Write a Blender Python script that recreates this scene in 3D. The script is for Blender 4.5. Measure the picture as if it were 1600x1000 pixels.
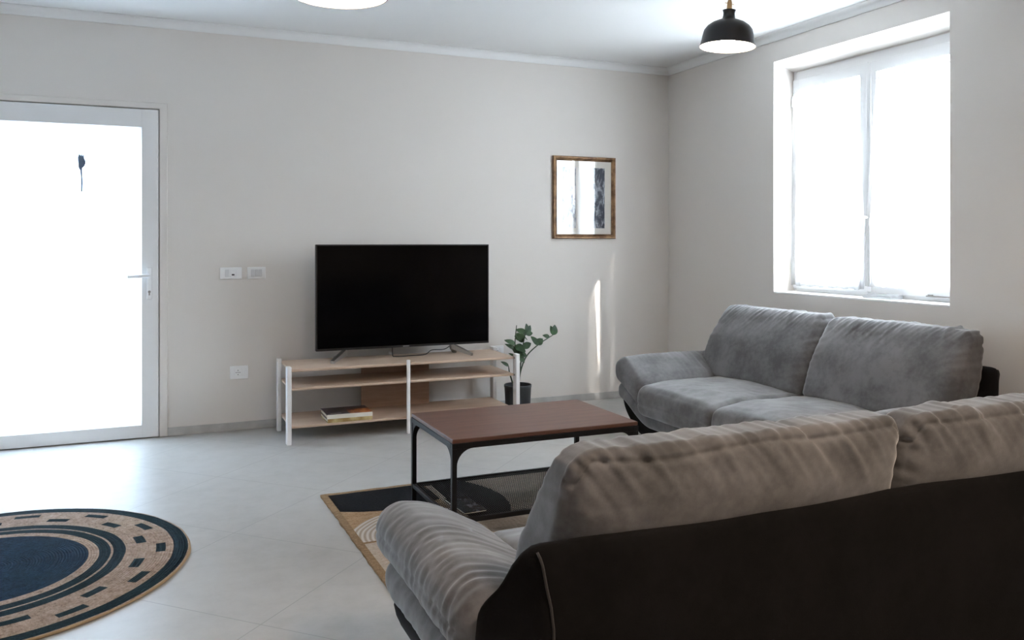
import bpy, bmesh, math, random
from mathutils import Vector, Matrix, noise

# ------------------------------------------------------------------ clear
for o in list(bpy.data.objects):
    bpy.data.objects.remove(o, do_unlink=True)
scene = bpy.context.scene
COL = scene.collection
R = math.radians
rnd = random.Random(7)

# ------------------------------------------------------------------ camera, world, sun, exposure
cam_data = bpy.data.cameras.new('camera')
cam = bpy.data.objects.new('camera', cam_data)
COL.objects.link(cam)
cam.location = (-4.03, -5.98, 1.28)
cam.rotation_euler = (R(90), 0, R(-23.4))
cam_data.sensor_width = 36
cam_data.lens = 36 * 1310 / 1600
cam_data.shift_y = -122 / 1600
cam_data.clip_start = 0.05
scene.camera = cam

scene.view_settings.view_transform = 'Standard'
scene.view_settings.look = 'None'
scene.view_settings.exposure = 1.68
scene.view_settings.gamma = 1.0
scene.view_settings.use_curve_mapping = False

world = bpy.data.worlds.new('daylight')
scene.world = world
world.use_nodes = True
bg = world.node_tree.nodes['Background']
bg.inputs[0].default_value = (0.78, 0.89, 1.0, 1)
bg.inputs[1].default_value = 14.0

sun_d = bpy.data.lights.new('sun', 'SUN')
sun_d.energy = 7.5
sun_d.angle = R(0.6)
sun_d.color = (1.0, 0.95, 0.86)
sun = bpy.data.objects.new('sun', sun_d)
COL.objects.link(sun)
_el = R(30.3)
_h = Vector((-0.833, 2.045, 0)).normalized()
_dir = Vector((_h.x * math.cos(_el), _h.y * math.cos(_el), -math.sin(_el)))
sun.rotation_euler = _dir.to_track_quat('-Z', 'Y').to_euler()
sun.location = (4, -7, 5)

def portal(name, loc, rot, sx, sy):
    d = bpy.data.lights.new(name, 'AREA')
    d.shape = 'RECTANGLE'; d.size = sx; d.size_y = sy
    d.cycles.is_portal = True
    o = bpy.data.objects.new(name, d); COL.objects.link(o)
    o.location = loc; o.rotation_euler = rot
def lamp(name, loc, energy, col, size):
    d = bpy.data.lights.new(name, 'AREA'); d.shape = 'DISK'; d.size = size; d.energy = energy; d.color = col
    o = bpy.data.objects.new(name, d); COL.objects.link(o); o.location = loc
lamp('rear_warm_fill', (-2.5, -5.5, 2.68), 15, (1.0, 0.80, 0.62), 0.45)   # added warm fill light without a fitting, standing in for unseen room lighting
portal('window_portal', (0.42, -2.0, 1.74), (0, R(90), 0), 1.75, 1.55)
portal('door_portal', (-4.5, 0.32, 1.05), (R(-90), 0, 0), 1.2, 2.2)

# ------------------------------------------------------------------ object helpers
def tag(o, label=None, cat=None, group=None, kind=None):
    if label: o['label'] = label
    if cat: o['category'] = cat
    if group: o['group'] = group
    if kind: o['kind'] = kind
    return o

def thing(name, label, cat, loc=(0, 0, 0), rz=0, group=None, kind=None):
    o = bpy.data.objects.new(name, None)
    o.empty_display_size = 0.05
    COL.objects.link(o)
    o.location = loc
    o.rotation_euler = (0, 0, rz)
    return tag(o, label, cat, group, kind)

def obj(name, bm, mats, parent=None, smooth=False, angle=None):
    bmesh.ops.recalc_face_normals(bm, faces=bm.faces[:])
    me = bpy.data.meshes.new(name)
    bm.to_mesh(me); bm.free()
    if not isinstance(mats, (list, tuple)): mats = [mats]
    for m in mats: me.materials.append(m)
    if smooth:
        me.shade_smooth()
        if angle: me.set_sharp_from_angle(angle=R(angle))
    o = bpy.data.objects.new(name, me)
    COL.objects.link(o)
    if parent: o.parent = parent
    return o

def box(bm, x0, x1, y0, y1, z0, z1, bev=0.0, seg=2, mi=0):
    t = bmesh.new()
    vs = [t.verts.new((x, y, z)) for x in (x0, x1) for y in (y0, y1) for z in (z0, z1)]
    for f in ((0, 1, 3, 2), (4, 6, 7, 5), (0, 4, 5, 1), (2, 3, 7, 6), (0, 2, 6, 4), (1, 5, 7, 3)):
        t.faces.new([vs[i] for i in f])
    if bev: bmesh.ops.bevel(t, geom=t.edges[:], offset=bev, segments=seg, affect='EDGES', profile=0.5)
    for f in t.faces: f.material_index = mi
    add(bm, t)

def add(bm, t, M=None):
    m = {}
    for v in t.verts:
        m[v] = bm.verts.new(M @ v.co if M else v.co)
    for f in t.faces:
        try:
            g = bm.faces.new([m[v] for v in f.verts]); g.material_index = f.material_index; g.smooth = f.smooth
        except ValueError: pass
    t.free()

def lathe(bm, prof, c=(0, 0, 0), n=48, mi=0, close=False):
    rings = []
    for r, z in prof:
        if r < 1e-6: rings.append([bm.verts.new((c[0], c[1], c[2] + z))])
        else: rings.append([bm.verts.new((c[0] + r * math.cos(2 * math.pi * k / n), c[1] + r * math.sin(2 * math.pi * k / n), c[2] + z)) for k in range(n)])
    prs = list(zip(rings[:-1], rings[1:]))
    if close: prs.append((rings[-1], rings[0]))
    for a, b in prs:
        for k in range(n):
            q = [a[k % len(a)], a[(k + 1) % len(a)], b[(k + 1) % len(b)], b[k % len(b)]]
            u = []
            for v in q:
                if v not in u: u.append(v)
            if len(u) > 2:
                f = bm.faces.new(u); f.material_index = mi

def tube(bm, pts, rad, n=10, mi=0, caps=True):
    pts = [Vector(p) for p in pts]
    if not isinstance(rad, (list, tuple)): rad = [rad] * len(pts)
    rings = []; up = None
    for i, p in enumerate(pts):
        d = (pts[min(i + 1, len(pts) - 1)] - pts[max(i - 1, 0)]).normalized()
        if up is None:
            up = Vector((0, 0, 1)) if abs(d.z) < 0.9 else Vector((1, 0, 0))
        a = (up - d * up.dot(d)).normalized(); b = d.cross(a); up = a
        rings.append([bm.verts.new(p + (a * math.cos(2 * math.pi * k / n) + b * math.sin(2 * math.pi * k / n)) * rad[i]) for k in range(n)])
    for r0, r1 in zip(rings[:-1], rings[1:]):
        for k in range(n):
            f = bm.faces.new((r0[k], r0[(k + 1) % n], r1[(k + 1) % n], r1[k])); f.material_index = mi
    if caps:
        bm.faces.new(rings[0][::-1]).material_index = mi; bm.faces.new(rings[-1]).material_index = mi

def spline(P, n=10):
    P = [Vector(p) for p in P]; Q = [P[0]] + P + [P[-1]]; out = []
    for i in range(1, len(Q) - 2):
        for k in range(n):
            t = k / n; a, b, c, d = Q[i - 1], Q[i], Q[i + 1], Q[i + 2]
            out.append(0.5 * ((2 * b) + (c - a) * t + (2 * a - 5 * b + 4 * c - d) * t * t + (3 * b - a - 3 * c + d) * t ** 3))
    out.append(P[-1]); return out

def prism(bm, poly, axis, a, b, mi=0):
    """poly: 2-D points; extruded along axis (0,1,2) from a to b"""
    def mk(p, v):
        if axis == 0: return (v, p[0], p[1])
        if axis == 1: return (p[0], v, p[1])
        return (p[0], p[1], v)
    A = [bm.verts.new(mk(p, a)) for p in poly]; B = [bm.verts.new(mk(p, b)) for p in poly]
    bm.faces.new(A[::-1]).material_index = mi; bm.faces.new(B).material_index = mi
    n = len(poly)
    for k in range(n):
        bm.faces.new((A[k], A[(k + 1) % n], B[(k + 1) % n], B[k])).material_index = mi

def softbox(c, h, r, res, warp=None, disp=None):
    """dense rounded box; warp(p,(u,v,w)) -> p ; disp(p,n,(u,v,w)) -> distance along the normal"""
    c = Vector(c); n = [max(4, int(round(2 * a / res))) for a in h]
    bm = bmesh.new(); lat = {}; uvw = []
    def vert(i, j, k):
        key = (i, j, k)
        if key in lat: return lat[key]
        q = [2 * a / m - 1 for a, m in zip(key, n)]
        p = Vector([q[t] * h[t] for t in range(3)])
        inner = Vector([max(-(h[t] - r), min(h[t] - r, p[t])) for t in range(3)])
        d = p - inner
        o = inner + d.normalized() * r if d.length > 1e-9 else p
        o = o + c
        if warp: o = Vector(warp(o, q))
        v = bm.verts.new(o); lat[key] = v; uvw.append(q); return v
    for ax in range(3):
        a, b = [t for t in range(3) if t != ax]
        for side in (0, n[ax]):
            for i in range(n[a]):
                for j in range(n[b]):
                    def kk(x, y):
                        k = [0, 0, 0]; k[ax] = side; k[a] = x; k[b] = y; return vert(*k)
                    bm.faces.new((kk(i, j), kk(i + 1, j), kk(i + 1, j + 1), kk(i, j + 1)))
    bmesh.ops.recalc_face_normals(bm, faces=bm.faces[:])
    bm.normal_update()
    if disp:
        mv = [(v, v.normal.copy(), q) for v, q in zip(bm.verts, uvw)]
        new = [v.co + nn * disp(v.co, nn, q) for v, nn, q in mv]
        for (v, _, _), co in zip(mv, new): v.co = co
    return bm

def ss(t):
    t = max(0.0, min(1.0, t)); return t * t * (3 - 2 * t)
def nz(x, y, z): return noise.noise(Vector((x, y, z)))

# ------------------------------------------------------------------ material helpers
def pmat(name, col, rough=0.6, metal=0.0, spec=0.5, sheen=0.0, bump=None, coat=0.0):
    m = bpy.data.materials.new(name); m.use_nodes = True
    nt = m.node_tree; b = nt.nodes['Principled BSDF']
    b.inputs['Base Color'].default_value = (*col, 1)
    b.inputs['Roughness'].default_value = rough
    b.inputs['Metallic'].default_value = metal
    b.inputs['Specular IOR Level'].default_value = spec
    b.inputs['Sheen Weight'].default_value = sheen
    b.inputs['Coat Weight'].default_value = coat
    return m

def nodes(m): return m.node_tree, m.node_tree.nodes['Principled BSDF']

class S:                                            # tiny arithmetic on shader sockets
    def __init__(s, nt, k): s.nt, s.k = nt, k
    def op(s, o, *a, clamp=False):
        n = s.nt.nodes.new('ShaderNodeMath'); n.operation = o; n.use_clamp = clamp
        for i, v in enumerate((s,) + a):
            if isinstance(v, S): s.nt.links.new(v.k, n.inputs[i])
            else: n.inputs[i].default_value = v
        return S(s.nt, n.outputs[0])
    def __add__(s, o): return s.op('ADD', o)
    def __sub__(s, o): return s.op('SUBTRACT', o)
    def __mul__(s, o): return s.op('MULTIPLY', o)
    def __truediv__(s, o): return s.op('DIVIDE', o)
    def lt(s, o): return s.op('LESS_THAN', o)
    def gt(s, o): return s.op('GREATER_THAN', o)
    def mx(s, o): return s.op('MAXIMUM', o)
    def mn(s, o): return s.op('MINIMUM', o)
    def ab(s): return s.op('ABSOLUTE')
    def band(s, a, b): return s.gt(a) * s.lt(b)

def coords(nt, kind='Object', scale=None, rot=None):
    tc = nt.nodes.new('ShaderNodeTexCoord'); out = tc.outputs[kind]
    if scale or rot:
        mp = nt.nodes.new('ShaderNodeMapping')
        if scale: mp.inputs['Scale'].default_value = scale
        if rot: mp.inputs['Rotation'].default_value = rot
        nt.links.new(out, mp.inputs[0]); out = mp.outputs[0]
    return out
def xyz(nt, sock):
    n = nt.nodes.new('ShaderNodeSeparateXYZ'); nt.links.new(sock, n.inputs[0])
    return [S(nt, o) for o in n.outputs]
def noise_tex(nt, vec, scale, detail=3, rough=0.5):
    n = nt.nodes.new('ShaderNodeTexNoise'); n.inputs['Scale'].default_value = scale
    n.inputs['Detail'].default_value = detail; n.inputs['Roughness'].default_value = rough
    nt.links.new(vec, n.inputs['Vector']); return S(nt, n.outputs[0])
def ramp(nt, fac, stops):
    n = nt.nodes.new('ShaderNodeValToRGB'); e = n.color_ramp.elements
    while len(e) < len(stops): e.new(0.5)
    for i, (p, c) in enumerate(stops): e[i].position = p; e[i].color = (*c, 1)
    nt.links.new(fac.k, n.inputs[0]); return n.outputs[0]
def mix(nt, fac, a, b):
    n = nt.nodes.new('ShaderNodeMix'); n.data_type = 'RGBA'
    for v, i in ((fac, 0), (a, 6), (b, 7)):
        if isinstance(v, S): nt.links.new(v.k, n.inputs[i])
        elif isinstance(v, tuple): n.inputs[i].default_value = (*v, 1)
        elif isinstance(v, float): n.inputs[i].default_value = v
        else: nt.links.new(v, n.inputs[i])
    return n.outputs[2]
def bump(nt, b, h, strength, dist):
    n = nt.nodes.new('ShaderNodeBump'); n.inputs['Strength'].default_value = strength
    n.inputs['Distance'].default_value = dist
    nt.links.new(h.k, n.inputs['Height']); nt.links.new(n.outputs[0], b.inputs['Normal'])

# ------------------------------------------------------------------ materials
M_wall = pmat('cream_plaster', (0.735, 0.695, 0.655), 0.85, spec=0.2)
nt, b = nodes(M_wall); v = coords(nt)
n1 = noise_tex(nt, v, 90, 4); bump(nt, b, n1, 0.12, 0.003)
M_ceil = pmat('ceiling_paint', (0.80, 0.80, 0.79), 0.9, spec=0.2)
nt, b = nodes(M_ceil); v = coords(nt); bump(nt, b, noise_tex(nt, v, 60, 3), 0.06, 0.002)
M_trim = pmat('cornice_white', (0.82, 0.82, 0.81), 0.7, spec=0.3)
nt, b = nodes(M_trim); v = coords(nt); bump(nt, b, noise_tex(nt, v, 60, 3), 0.05, 0.002)
M_pvc = pmat('white_pvc', (0.80, 0.80, 0.80), 0.35)
nt, b = nodes(M_pvc); v = coords(nt); bump(nt, b, noise_tex(nt, v, 200, 2), 0.03, 0.001)
M_plastic = pmat('white_plastic', (0.86, 0.86, 0.86), 0.3)
nt, b = nodes(M_plastic); v = coords(nt); bump(nt, b, noise_tex(nt, v, 300, 2), 0.02, 0.001)
M_key = pmat('grey_keys', (0.68, 0.68, 0.69), 0.35)
M_hole = pmat('dark_hole', (0.03, 0.03, 0.03), 0.6)
M_steel = pmat('brushed_steel', (0.36, 0.34, 0.32), 0.33, metal=1.0)
nt, b = nodes(M_steel); v = coords(nt, scale=(1, 1, 60)); bump(nt, b, noise_tex(nt, v, 30, 2), 0.1, 0.001)

# floor: large diagonal porcelain tiles
M_floor = pmat('pale_floor_tile', (0.5, 0.5, 0.49), 0.35, spec=0.3)
nt, b = nodes(M_floor); v = coords(nt)
X, Y, Z = xyz(nt, v)
u = (Y - X) * 0.70711; w = (X + Y) * 0.70711
T = 0.68
def grout(c, off):
    q = ((c - off) / T) + 100.5
    f = q.op('FRACT') - 0.5
    return f.ab().lt(0.0016 / T)
g = grout(u, 0.435).mx(grout(w, -3.42))
big = noise_tex(nt, v, 1.3, 5, 0.6); mid = noise_tex(nt, v, 9, 6, 0.65)
tone = big * 0.45 + mid * 0.55
base = ramp(nt, tone, [(0.30, (0.37, 0.36, 0.34)), (0.52, (0.45, 0.435, 0.415)), (0.72, (0.50, 0.485, 0.465))])
col = mix(nt, g, base, (0.30, 0.295, 0.28))
nt.links.new(col, b.inputs['Base Color'])
ro = mid * 0.16 + 0.33
nt.links.new(ro.k, b.inputs['Roughness'])
bump(nt, b, mid * 0.4 - g * 1.0, 0.12, 0.002)
M_skirt = pmat('tile_skirting', (0.50, 0.49, 0.47), 0.35)
nt, b = nodes(M_skirt); v = coords(nt)
nt.links.new(ramp(nt, noise_tex(nt, v, 9, 5), [(0.3, (0.42, 0.41, 0.40)), (0.7, (0.56, 0.55, 0.53))]), b.inputs['Base Color'])

def fabric(name, dark, light, sheen=0.5, sc=5.0):
    m = pmat(name, light, 0.92, spec=0.15, sheen=sheen)
    nt, b = nodes(m); v = coords(nt)
    b.inputs['Sheen Roughness'].default_value = 0.45
    nap = noise_tex(nt, v, sc, 4, 0.6); fine = noise_tex(nt, v, 260, 3, 0.6); md = noise_tex(nt, v, 38, 4, 0.6)
    nt.links.new(ramp(nt, nap * 0.75 + md * 0.25, [(0.40, dark), (0.60, light)]), b.inputs['Base Color'])
    bump(nt, b, fine * 0.5 + md * 0.5, 0.25, 0.0022)
    return m
M_suede = fabric('grey_suede_fabric', (0.096, 0.094, 0.095), (0.176, 0.172, 0.173))
M_dark = fabric('dark_charcoal_fabric', (0.004, 0.0035, 0.0037), (0.007, 0.006, 0.0063), sheen=0.02)
M_pipe = pmat('dark_piping', (0.022, 0.020, 0.020), 0.7, sheen=0.2)
M_cord = pmat('seam_cord', (0.10, 0.097, 0.097), 0.85)

def wood(name, c1, c2, rough, grain=(1.2, 22, 22), bumpy=0.05, coat=0.0):
    m = pmat(name, c1, rough, coat=coat); nt, b = nodes(m)
    v = coords(nt, scale=grain); n1 = noise_tex(nt, v, 2.2, 6, 0.62)
    v2 = coords(nt, scale=(grain[0] * 4, grain[1] * 5, grain[2] * 5)); n2 = noise_tex(nt, v2, 3, 3, 0.5)
    f = n1 * 0.7 + n2 * 0.3
    nt.links.new(ramp(nt, f, [(0.34, c1), (0.66, c2)]), b.inputs['Base Color'])
    bump(nt, b, f, bumpy, 0.002)
    return m
M_oak = wood('pale_oak', (0.47, 0.335, 0.245), (0.62, 0.475, 0.365), 0.5)
M_oak2 = wood('oak_back_panel', (0.33, 0.205, 0.14), (0.46, 0.305, 0.22), 0.55)
M_walnut = wood('brown_tabletop', (0.085, 0.037, 0.024), (0.15, 0.068, 0.045), 0.4, grain=(1.5, 16, 16))
M_black = pmat('black_metal', (0.008, 0.008, 0.009), 0.5, spec=0.25)
nt, b = nodes(M_black); v = coords(nt); bump(nt, b, noise_tex(nt, v, 400, 2), 0.08, 0.0008)
M_post = pmat('white_post_paint', (0.82, 0.81, 0.80), 0.4)
nt, b = nodes(M_post); v = coords(nt); bump(nt, b, noise_tex(nt, v, 120, 2), 0.04, 0.001)
M_tv = pmat('tv_black_plastic', (0.010, 0.010, 0.011), 0.35)
M_screen = pmat('tv_screen_glass', (0.0012, 0.0012, 0.0016), 0.12, spec=0.1)
nt, b = nodes(M_screen); v = coords(nt); ro = noise_tex(nt, v, 3, 2) * 0.05 + 0.1; nt.links.new(ro.k, b.inputs['Roughness'])
M_lampblk = pmat('lamp_black_enamel', (0.012, 0.013, 0.016), 0.35)
M_lampwht = pmat('lamp_white_enamel', (0.85, 0.85, 0.83), 0.4)
M_brass = pmat('lamp_brass', (0.60, 0.40, 0.22), 0.3, metal=1.0)
M_pot = pmat('pot_dark_grey', (0.035, 0.04, 0.047), 0.5)
nt, b = nodes(M_pot); v = coords(nt); bump(nt, b, noise_tex(nt, v, 90, 3), 0.15, 0.002)
M_soil = pmat('potting_soil', (0.02, 0.014, 0.010), 1.0)
nt, b = nodes(M_soil); v = coords(nt); bump(nt, b, noise_tex(nt, v, 80, 4), 1.0, 0.01)
M_leaf = pmat('plant_leaf', (0.035, 0.10, 0.035), 0.42, spec=0.3)
nt, b = nodes(M_leaf); v = coords(nt)
nt.links.new(ramp(nt, noise_tex(nt, v, 14, 3), [(0.35, (0.012, 0.036, 0.013)), (0.65, (0.045, 0.10, 0.035))]), b.inputs['Base Color'])
M_stem = pmat('plant_stem', (0.03, 0.055, 0.025), 0.5)
M_gold = pmat('picture_frame_gilt', (0.26, 0.145, 0.07), 0.45, metal=0.45)
nt, b = nodes(M_gold); v = coords(nt)
nt.links.new(ramp(nt, noise_tex(nt, v, 22, 4), [(0.35, (0.15, 0.075, 0.035)), (0.66, (0.34, 0.20, 0.10))]), b.inputs['Base Color'])
M_mat = pmat('picture_mount_paper', (0.72, 0.68, 0.62), 0.9)
nt, b = nodes(M_mat); v = coords(nt); bump(nt, b, noise_tex(nt, v, 300, 2), 0.05, 0.0005)

def paint(name, lo, hi, th):
    m = pmat(name, hi, 0.8); nt, b = nodes(m)
    v = coords(nt, scale=(1, 1, 0.45)); f = noise_tex(nt, v, 16, 7, 0.72)
    v2 = coords(nt, scale=(1.6, 1, 0.5)); f2 = noise_tex(nt, v2, 45, 4, 0.7)
    nt.links.new(ramp(nt, f * 0.6 + f2 * 0.4, [(th - 0.05, lo), (th + 0.06, hi)]), b.inputs['Base Color'])
    return m
M_art1 = paint('ink_strip_dark', (0.02, 0.03, 0.055), (0.52, 0.55, 0.60), 0.53)
M_art2 = paint('ink_strip_pale', (0.10, 0.12, 0.17), (0.66, 0.67, 0.68), 0.47)

def thinglass(name, tint=(1, 1, 1), gl=0.08, rough=0.0):
    m = bpy.data.materials.new(name); m.use_nodes = True; nt = m.node_tree; nt.nodes.clear()
    out = nt.nodes.new('ShaderNodeOutputMaterial'); t = nt.nodes.new('ShaderNodeBsdfTransparent'); t.inputs[0].default_value = (*tint, 1)
    g = nt.nodes.new('ShaderNodeBsdfGlossy'); g.inputs['Roughness'].default_value = rough
    lw = nt.nodes.new('ShaderNodeLayerWeight'); lw.inputs[0].default_value = 0.5
    fr = nt.nodes.new('ShaderNodeMath'); fr.operation = 'POWER'; fr.inputs[1].default_value = 5.0
    nt.links.new(lw.outputs['Facing'], fr.inputs[0])
    ad = nt.nodes.new('ShaderNodeMath'); ad.operation = 'MULTIPLY_ADD'; ad.inputs[1].default_value = 0.95; ad.inputs[2].default_value = 0.045
    nt.links.new(fr.outputs[0], ad.inputs[0]); fr = ad
    mx = nt.nodes.new('ShaderNodeMixShader')
    nt.links.new(fr.outputs[0], mx.inputs[0]); nt.links.new(t.outputs[0], mx.inputs[1]); nt.links.new(g.outputs[0], mx.inputs[2])
    nt.links.new(mx.outputs[0], out.inputs[0]); return m
M_glass = thinglass('clear_glass')
M_picglass = thinglass('picture_glass', rough=0.03)

def diffuser(name, col, transp, glossy=0.0):
    m = bpy.data.materials.new(name); m.use_nodes = True; nt = m.node_tree; nt.nodes.clear()
    out = nt.nodes.new('ShaderNodeOutputMaterial')
    tl = nt.nodes.new('ShaderNodeBsdfTranslucent'); tl.inputs[0].default_value = (*col, 1)
    df = nt.nodes.new('ShaderNodeBsdfDiffuse'); df.inputs[0].default_value = (*col, 1)
    tr = nt.nodes.new('ShaderNodeBsdfTransparent'); tr.inputs[0].default_value = (1, 1, 1, 1)
    m1 = nt.nodes.new('ShaderNodeMixShader'); m1.inputs[0].default_value = 0.25
    nt.links.new(tl.outputs[0], m1.inputs[1]); nt.links.new(df.outputs[0], m1.inputs[2])
    m2 = nt.nodes.new('ShaderNodeMixShader'); m2.inputs[0].default_value = transp
    nt.links.new(m1.outputs[0], m2.inputs[1]); nt.links.new(tr.outputs[0], m2.inputs[2])
    last = m2
    if glossy:
        g = nt.nodes.new('ShaderNodeBsdfGlossy'); g.inputs['Roughness'].default_value = 0.15
        m3 = nt.nodes.new('ShaderNodeMixShader'); m3.inputs[0].default_value = glossy
        nt.links.new(m2.outputs[0], m3.inputs[1]); nt.links.new(g.outputs[0], m3.inputs[2]); last = m3
    nt.links.new(last.outputs[0], out.inputs[0]); return m
M_sheer = diffuser('sheer_curtain', (0.56, 0.56, 0.56), 0.10)
M_frost = diffuser('frosted_door_glass', (0.58, 0.63, 0.68), 0.12, 0.03)

def emis(name, col, s):
    m = bpy.data.materials.new(name); m.use_nodes = True; nt = m.node_tree; nt.nodes.clear()
    out = nt.nodes.new('ShaderNodeOutputMaterial'); e = nt.nodes.new('ShaderNodeEmission')
    e.inputs[0].default_value = (*col, 1); e.inputs[1].default_value = s
    nt.links.new(e.outputs[0], out.inputs[0]); return m
M_bulb = emis('lamp_bulb_glow', (1.0, 0.86, 0.70), 45.0)

# round rug (object space = rug centre)
def jute_tex(nt, v, r, pitch):
    ring = (r * (2 * math.pi / pitch)).op('SINE')
    return ring
M_round = pmat('round_jute_rug', (0.4, 0.3, 0.2), 0.95, spec=0.1)
nt, b = nodes(M_round); v = coords(nt); X, Y, Z = xyz(nt, v)
r0 = (X * X + Y * Y).op('SQRT')
wob = noise_tex(nt, v, 3.0, 2)
r = r0 + (wob - 0.5) * 0.018
ang = Y.op('ARCTAN2', X) * (180 / math.pi)
def bricks(off, hw, a, bb):
    f = ((ang - off) / 27.69 + 100.5).op('FRACT') - 0.5
    return (f * 27.69).ab().lt(hw) * r.band(a, bb)
fine = noise_tex(nt, v, 120, 3, 0.7); md = noise_tex(nt, v, 30, 4, 0.7)
tan = ramp(nt, fine * 0.5 + md * 0.5, [(0.30, (0.17, 0.115, 0.085)), (0.5, (0.40, 0.29, 0.225)), (0.7, (0.56, 0.43, 0.35))])
navy = ramp(nt, fine * 0.5 + md * 0.5, [(0.32, (0.003, 0.008, 0.013)), (0.68, (0.012, 0.034, 0.047))])
disc = ramp(nt, fine * 0.5 + md * 0.5, [(0.32, (0.003, 0.009, 0.022)), (0.68, (0.016, 0.045, 0.088))])
isnavy = r.band(0.418, 0.462).mx(r.band(0.472, 0.518)).mx(r.band(0.698, 0.752)).mx(bricks(-1.0, 4.6, 0.632, 0.668)).mx(bricks(12.0, 4.6, 0.562, 0.600))
c = mix(nt, isnavy, tan, navy); c = mix(nt, r.lt(0.378), c, disc)
c = mix(nt, r0.gt(0.757), c, (0.42, 0.30, 0.18))
nt.links.new(c, b.inputs['Base Color'])
bump(nt, b, jute_tex(nt, v, r, 0.0105) * 0.5 + fine * 0.8, 0.8, 0.004)

# rectangular rug (object space = world axes, origin at its far left corner)
M_rect = pmat('patchwork_jute_rug', (0.4, 0.3, 0.2), 0.95, spec=0.1)
nt, b = nodes(M_rect); v = coords(nt); X, Y, Z = xyz(nt, v)
wob = noise_tex(nt, v, 6.0, 2); wx = X + (wob - 0.5) * 0.012
def circ(cx, cy): return ((wx - cx) * (wx - cx) + (Y - cy) * (Y - cy)).op('SQRT')
fine = noise_tex(nt, v, 130, 3, 0.7); md = noise_tex(nt, coords(nt, scale=(1, 3, 1)), 26, 4, 0.7)
jute = ramp(nt, fine * 0.5 + md * 0.5, [(0.32, (0.22, 0.125, 0.06)), (0.5, (0.40, 0.26, 0.15)), (0.7, (0.55, 0.39, 0.25))])
pale = ramp(nt, fine * 0.5 + md * 0.5, [(0.32, (0.36, 0.28, 0.21)), (0.7, (0.62, 0.52, 0.43))])
edge = ramp(nt, fine * 0.5 + md * 0.5, [(0.32, (0.17, 0.10, 0.05)), (0.7, (0.42, 0.29, 0.17))])
fan_r = circ(0.33, -0.745)
rings = ((fan_r * (2 * math.pi / 0.022)).op('SINE') * 0.5 + 0.5)
fanc = mix(nt, rings, (0.38, 0.30, 0.23), (0.62, 0.56, 0.50))
c = mix(nt, fan_r.lt(0.345) * Y.gt(-0.745), jute, fanc)
lower = Y.lt(-0.76)
c = mix(nt, lower, c, pale)
c = mix(nt, Y.band(-0.765, -0.745), c, edge)
right = wx.gt(0.53)
c = mix(nt, right, c, pale)
black1 = circ(0.28, 0.13).lt(0.50) * wx.band(0.0, 0.525)
black2 = circ(0.29, -0.37).lt(0.54) * wx.gt(0.56) * Y.gt(-0.66)
bk = black1.mx(black2)
c = mix(nt, bk, c, ramp(nt, fine, [(0.3, (0.004, 0.004, 0.005)), (0.7, (0.014, 0.014, 0.016))]))
bd = X.lt(0.032).mx(Y.gt(-0.030)).mx(X.gt(1.76)).mx(Y.lt(-1.57))
c = mix(nt, bd, c, edge)
nt.links.new(c, b.inputs['Base Color'])
straight = (Y * (2 * math.pi / 0.012)).op('SINE')
bump(nt, b, straight * 0.4 + rings * 0.3 + fine * 0.8, 0.8, 0.004)

M_cover1 = pmat('book_cover_dark', (0.03, 0.015, 0.012), 0.3)
nt, b = nodes(M_cover1); v = coords(nt); X, Y, Z = xyz(nt, v)
f = noise_tex(nt, v, 14, 4, 0.7)
art = ramp(nt, f, [(0.35, (0.02, 0.008, 0.008)), (0.5, (0.25, 0.035, 0.012)), (0.62, (0.55, 0.20, 0.05))])
c = mix(nt, X.gt(0.0) * Y.lt(0.02), ramp(nt, f, [(0.4, (0.012, 0.008, 0.014)), (0.62, (0.06, 0.03, 0.04))]), art)
c = mix(nt, X.band(-0.12, -0.05) * Y.band(-0.095, -0.075), c, (0.30, 0.24, 0.20))
nt.links.new(c, b.inputs['Base Color'])
M_spine1 = pmat('book_spine_white', (0.74, 0.70, 0.62), 0.5)
M_spine2 = pmat('book_spine_ochre', (0.48, 0.33, 0.12), 0.5)
nt, b = nodes(M_spine2); v = coords(nt)
nt.links.new(ramp(nt, noise_tex(nt, v, 12, 3), [(0.4, (0.30, 0.19, 0.06)), (0.6, (0.55, 0.44, 0.22))]), b.inputs['Base Color'])
M_pages = pmat('book_pages', (0.66, 0.60, 0.50), 0.9)
M_mag = pmat('magazine_cover', (0.02, 0.02, 0.025), 0.25)
nt, b = nodes(M_mag); v = coords(nt)
nt.links.new(ramp(nt, noise_tex(nt, v, 18, 4, 0.7), [(0.52, (0.010, 0.012, 0.016)), (0.66, (0.16, 0.17, 0.19))]), b.inputs['Base Color'])
M_logo = pmat('tv_maker_mark', (0.35, 0.35, 0.36), 0.4)
M_tuft = pmat('blue_grey_tuft', (0.14, 0.19, 0.27), 0.8)
M_ground = pmat('outdoor_paving', (0.62, 0.61, 0.58), 0.9)
nt, b = nodes(M_ground); v = coords(nt); bump(nt, b, noise_tex(nt, v, 20, 3), 0.3, 0.01)

# ================================================================== ROOM SHELL
XL, YB, H = -5.75, -7.7, 2.74
WT = 0.34
def struct(name, bm, m, parent=None, **k):
    o = obj(name, bm, m, parent, **k)
    if parent is None: tag(o, kind='structure')
    return o

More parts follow.
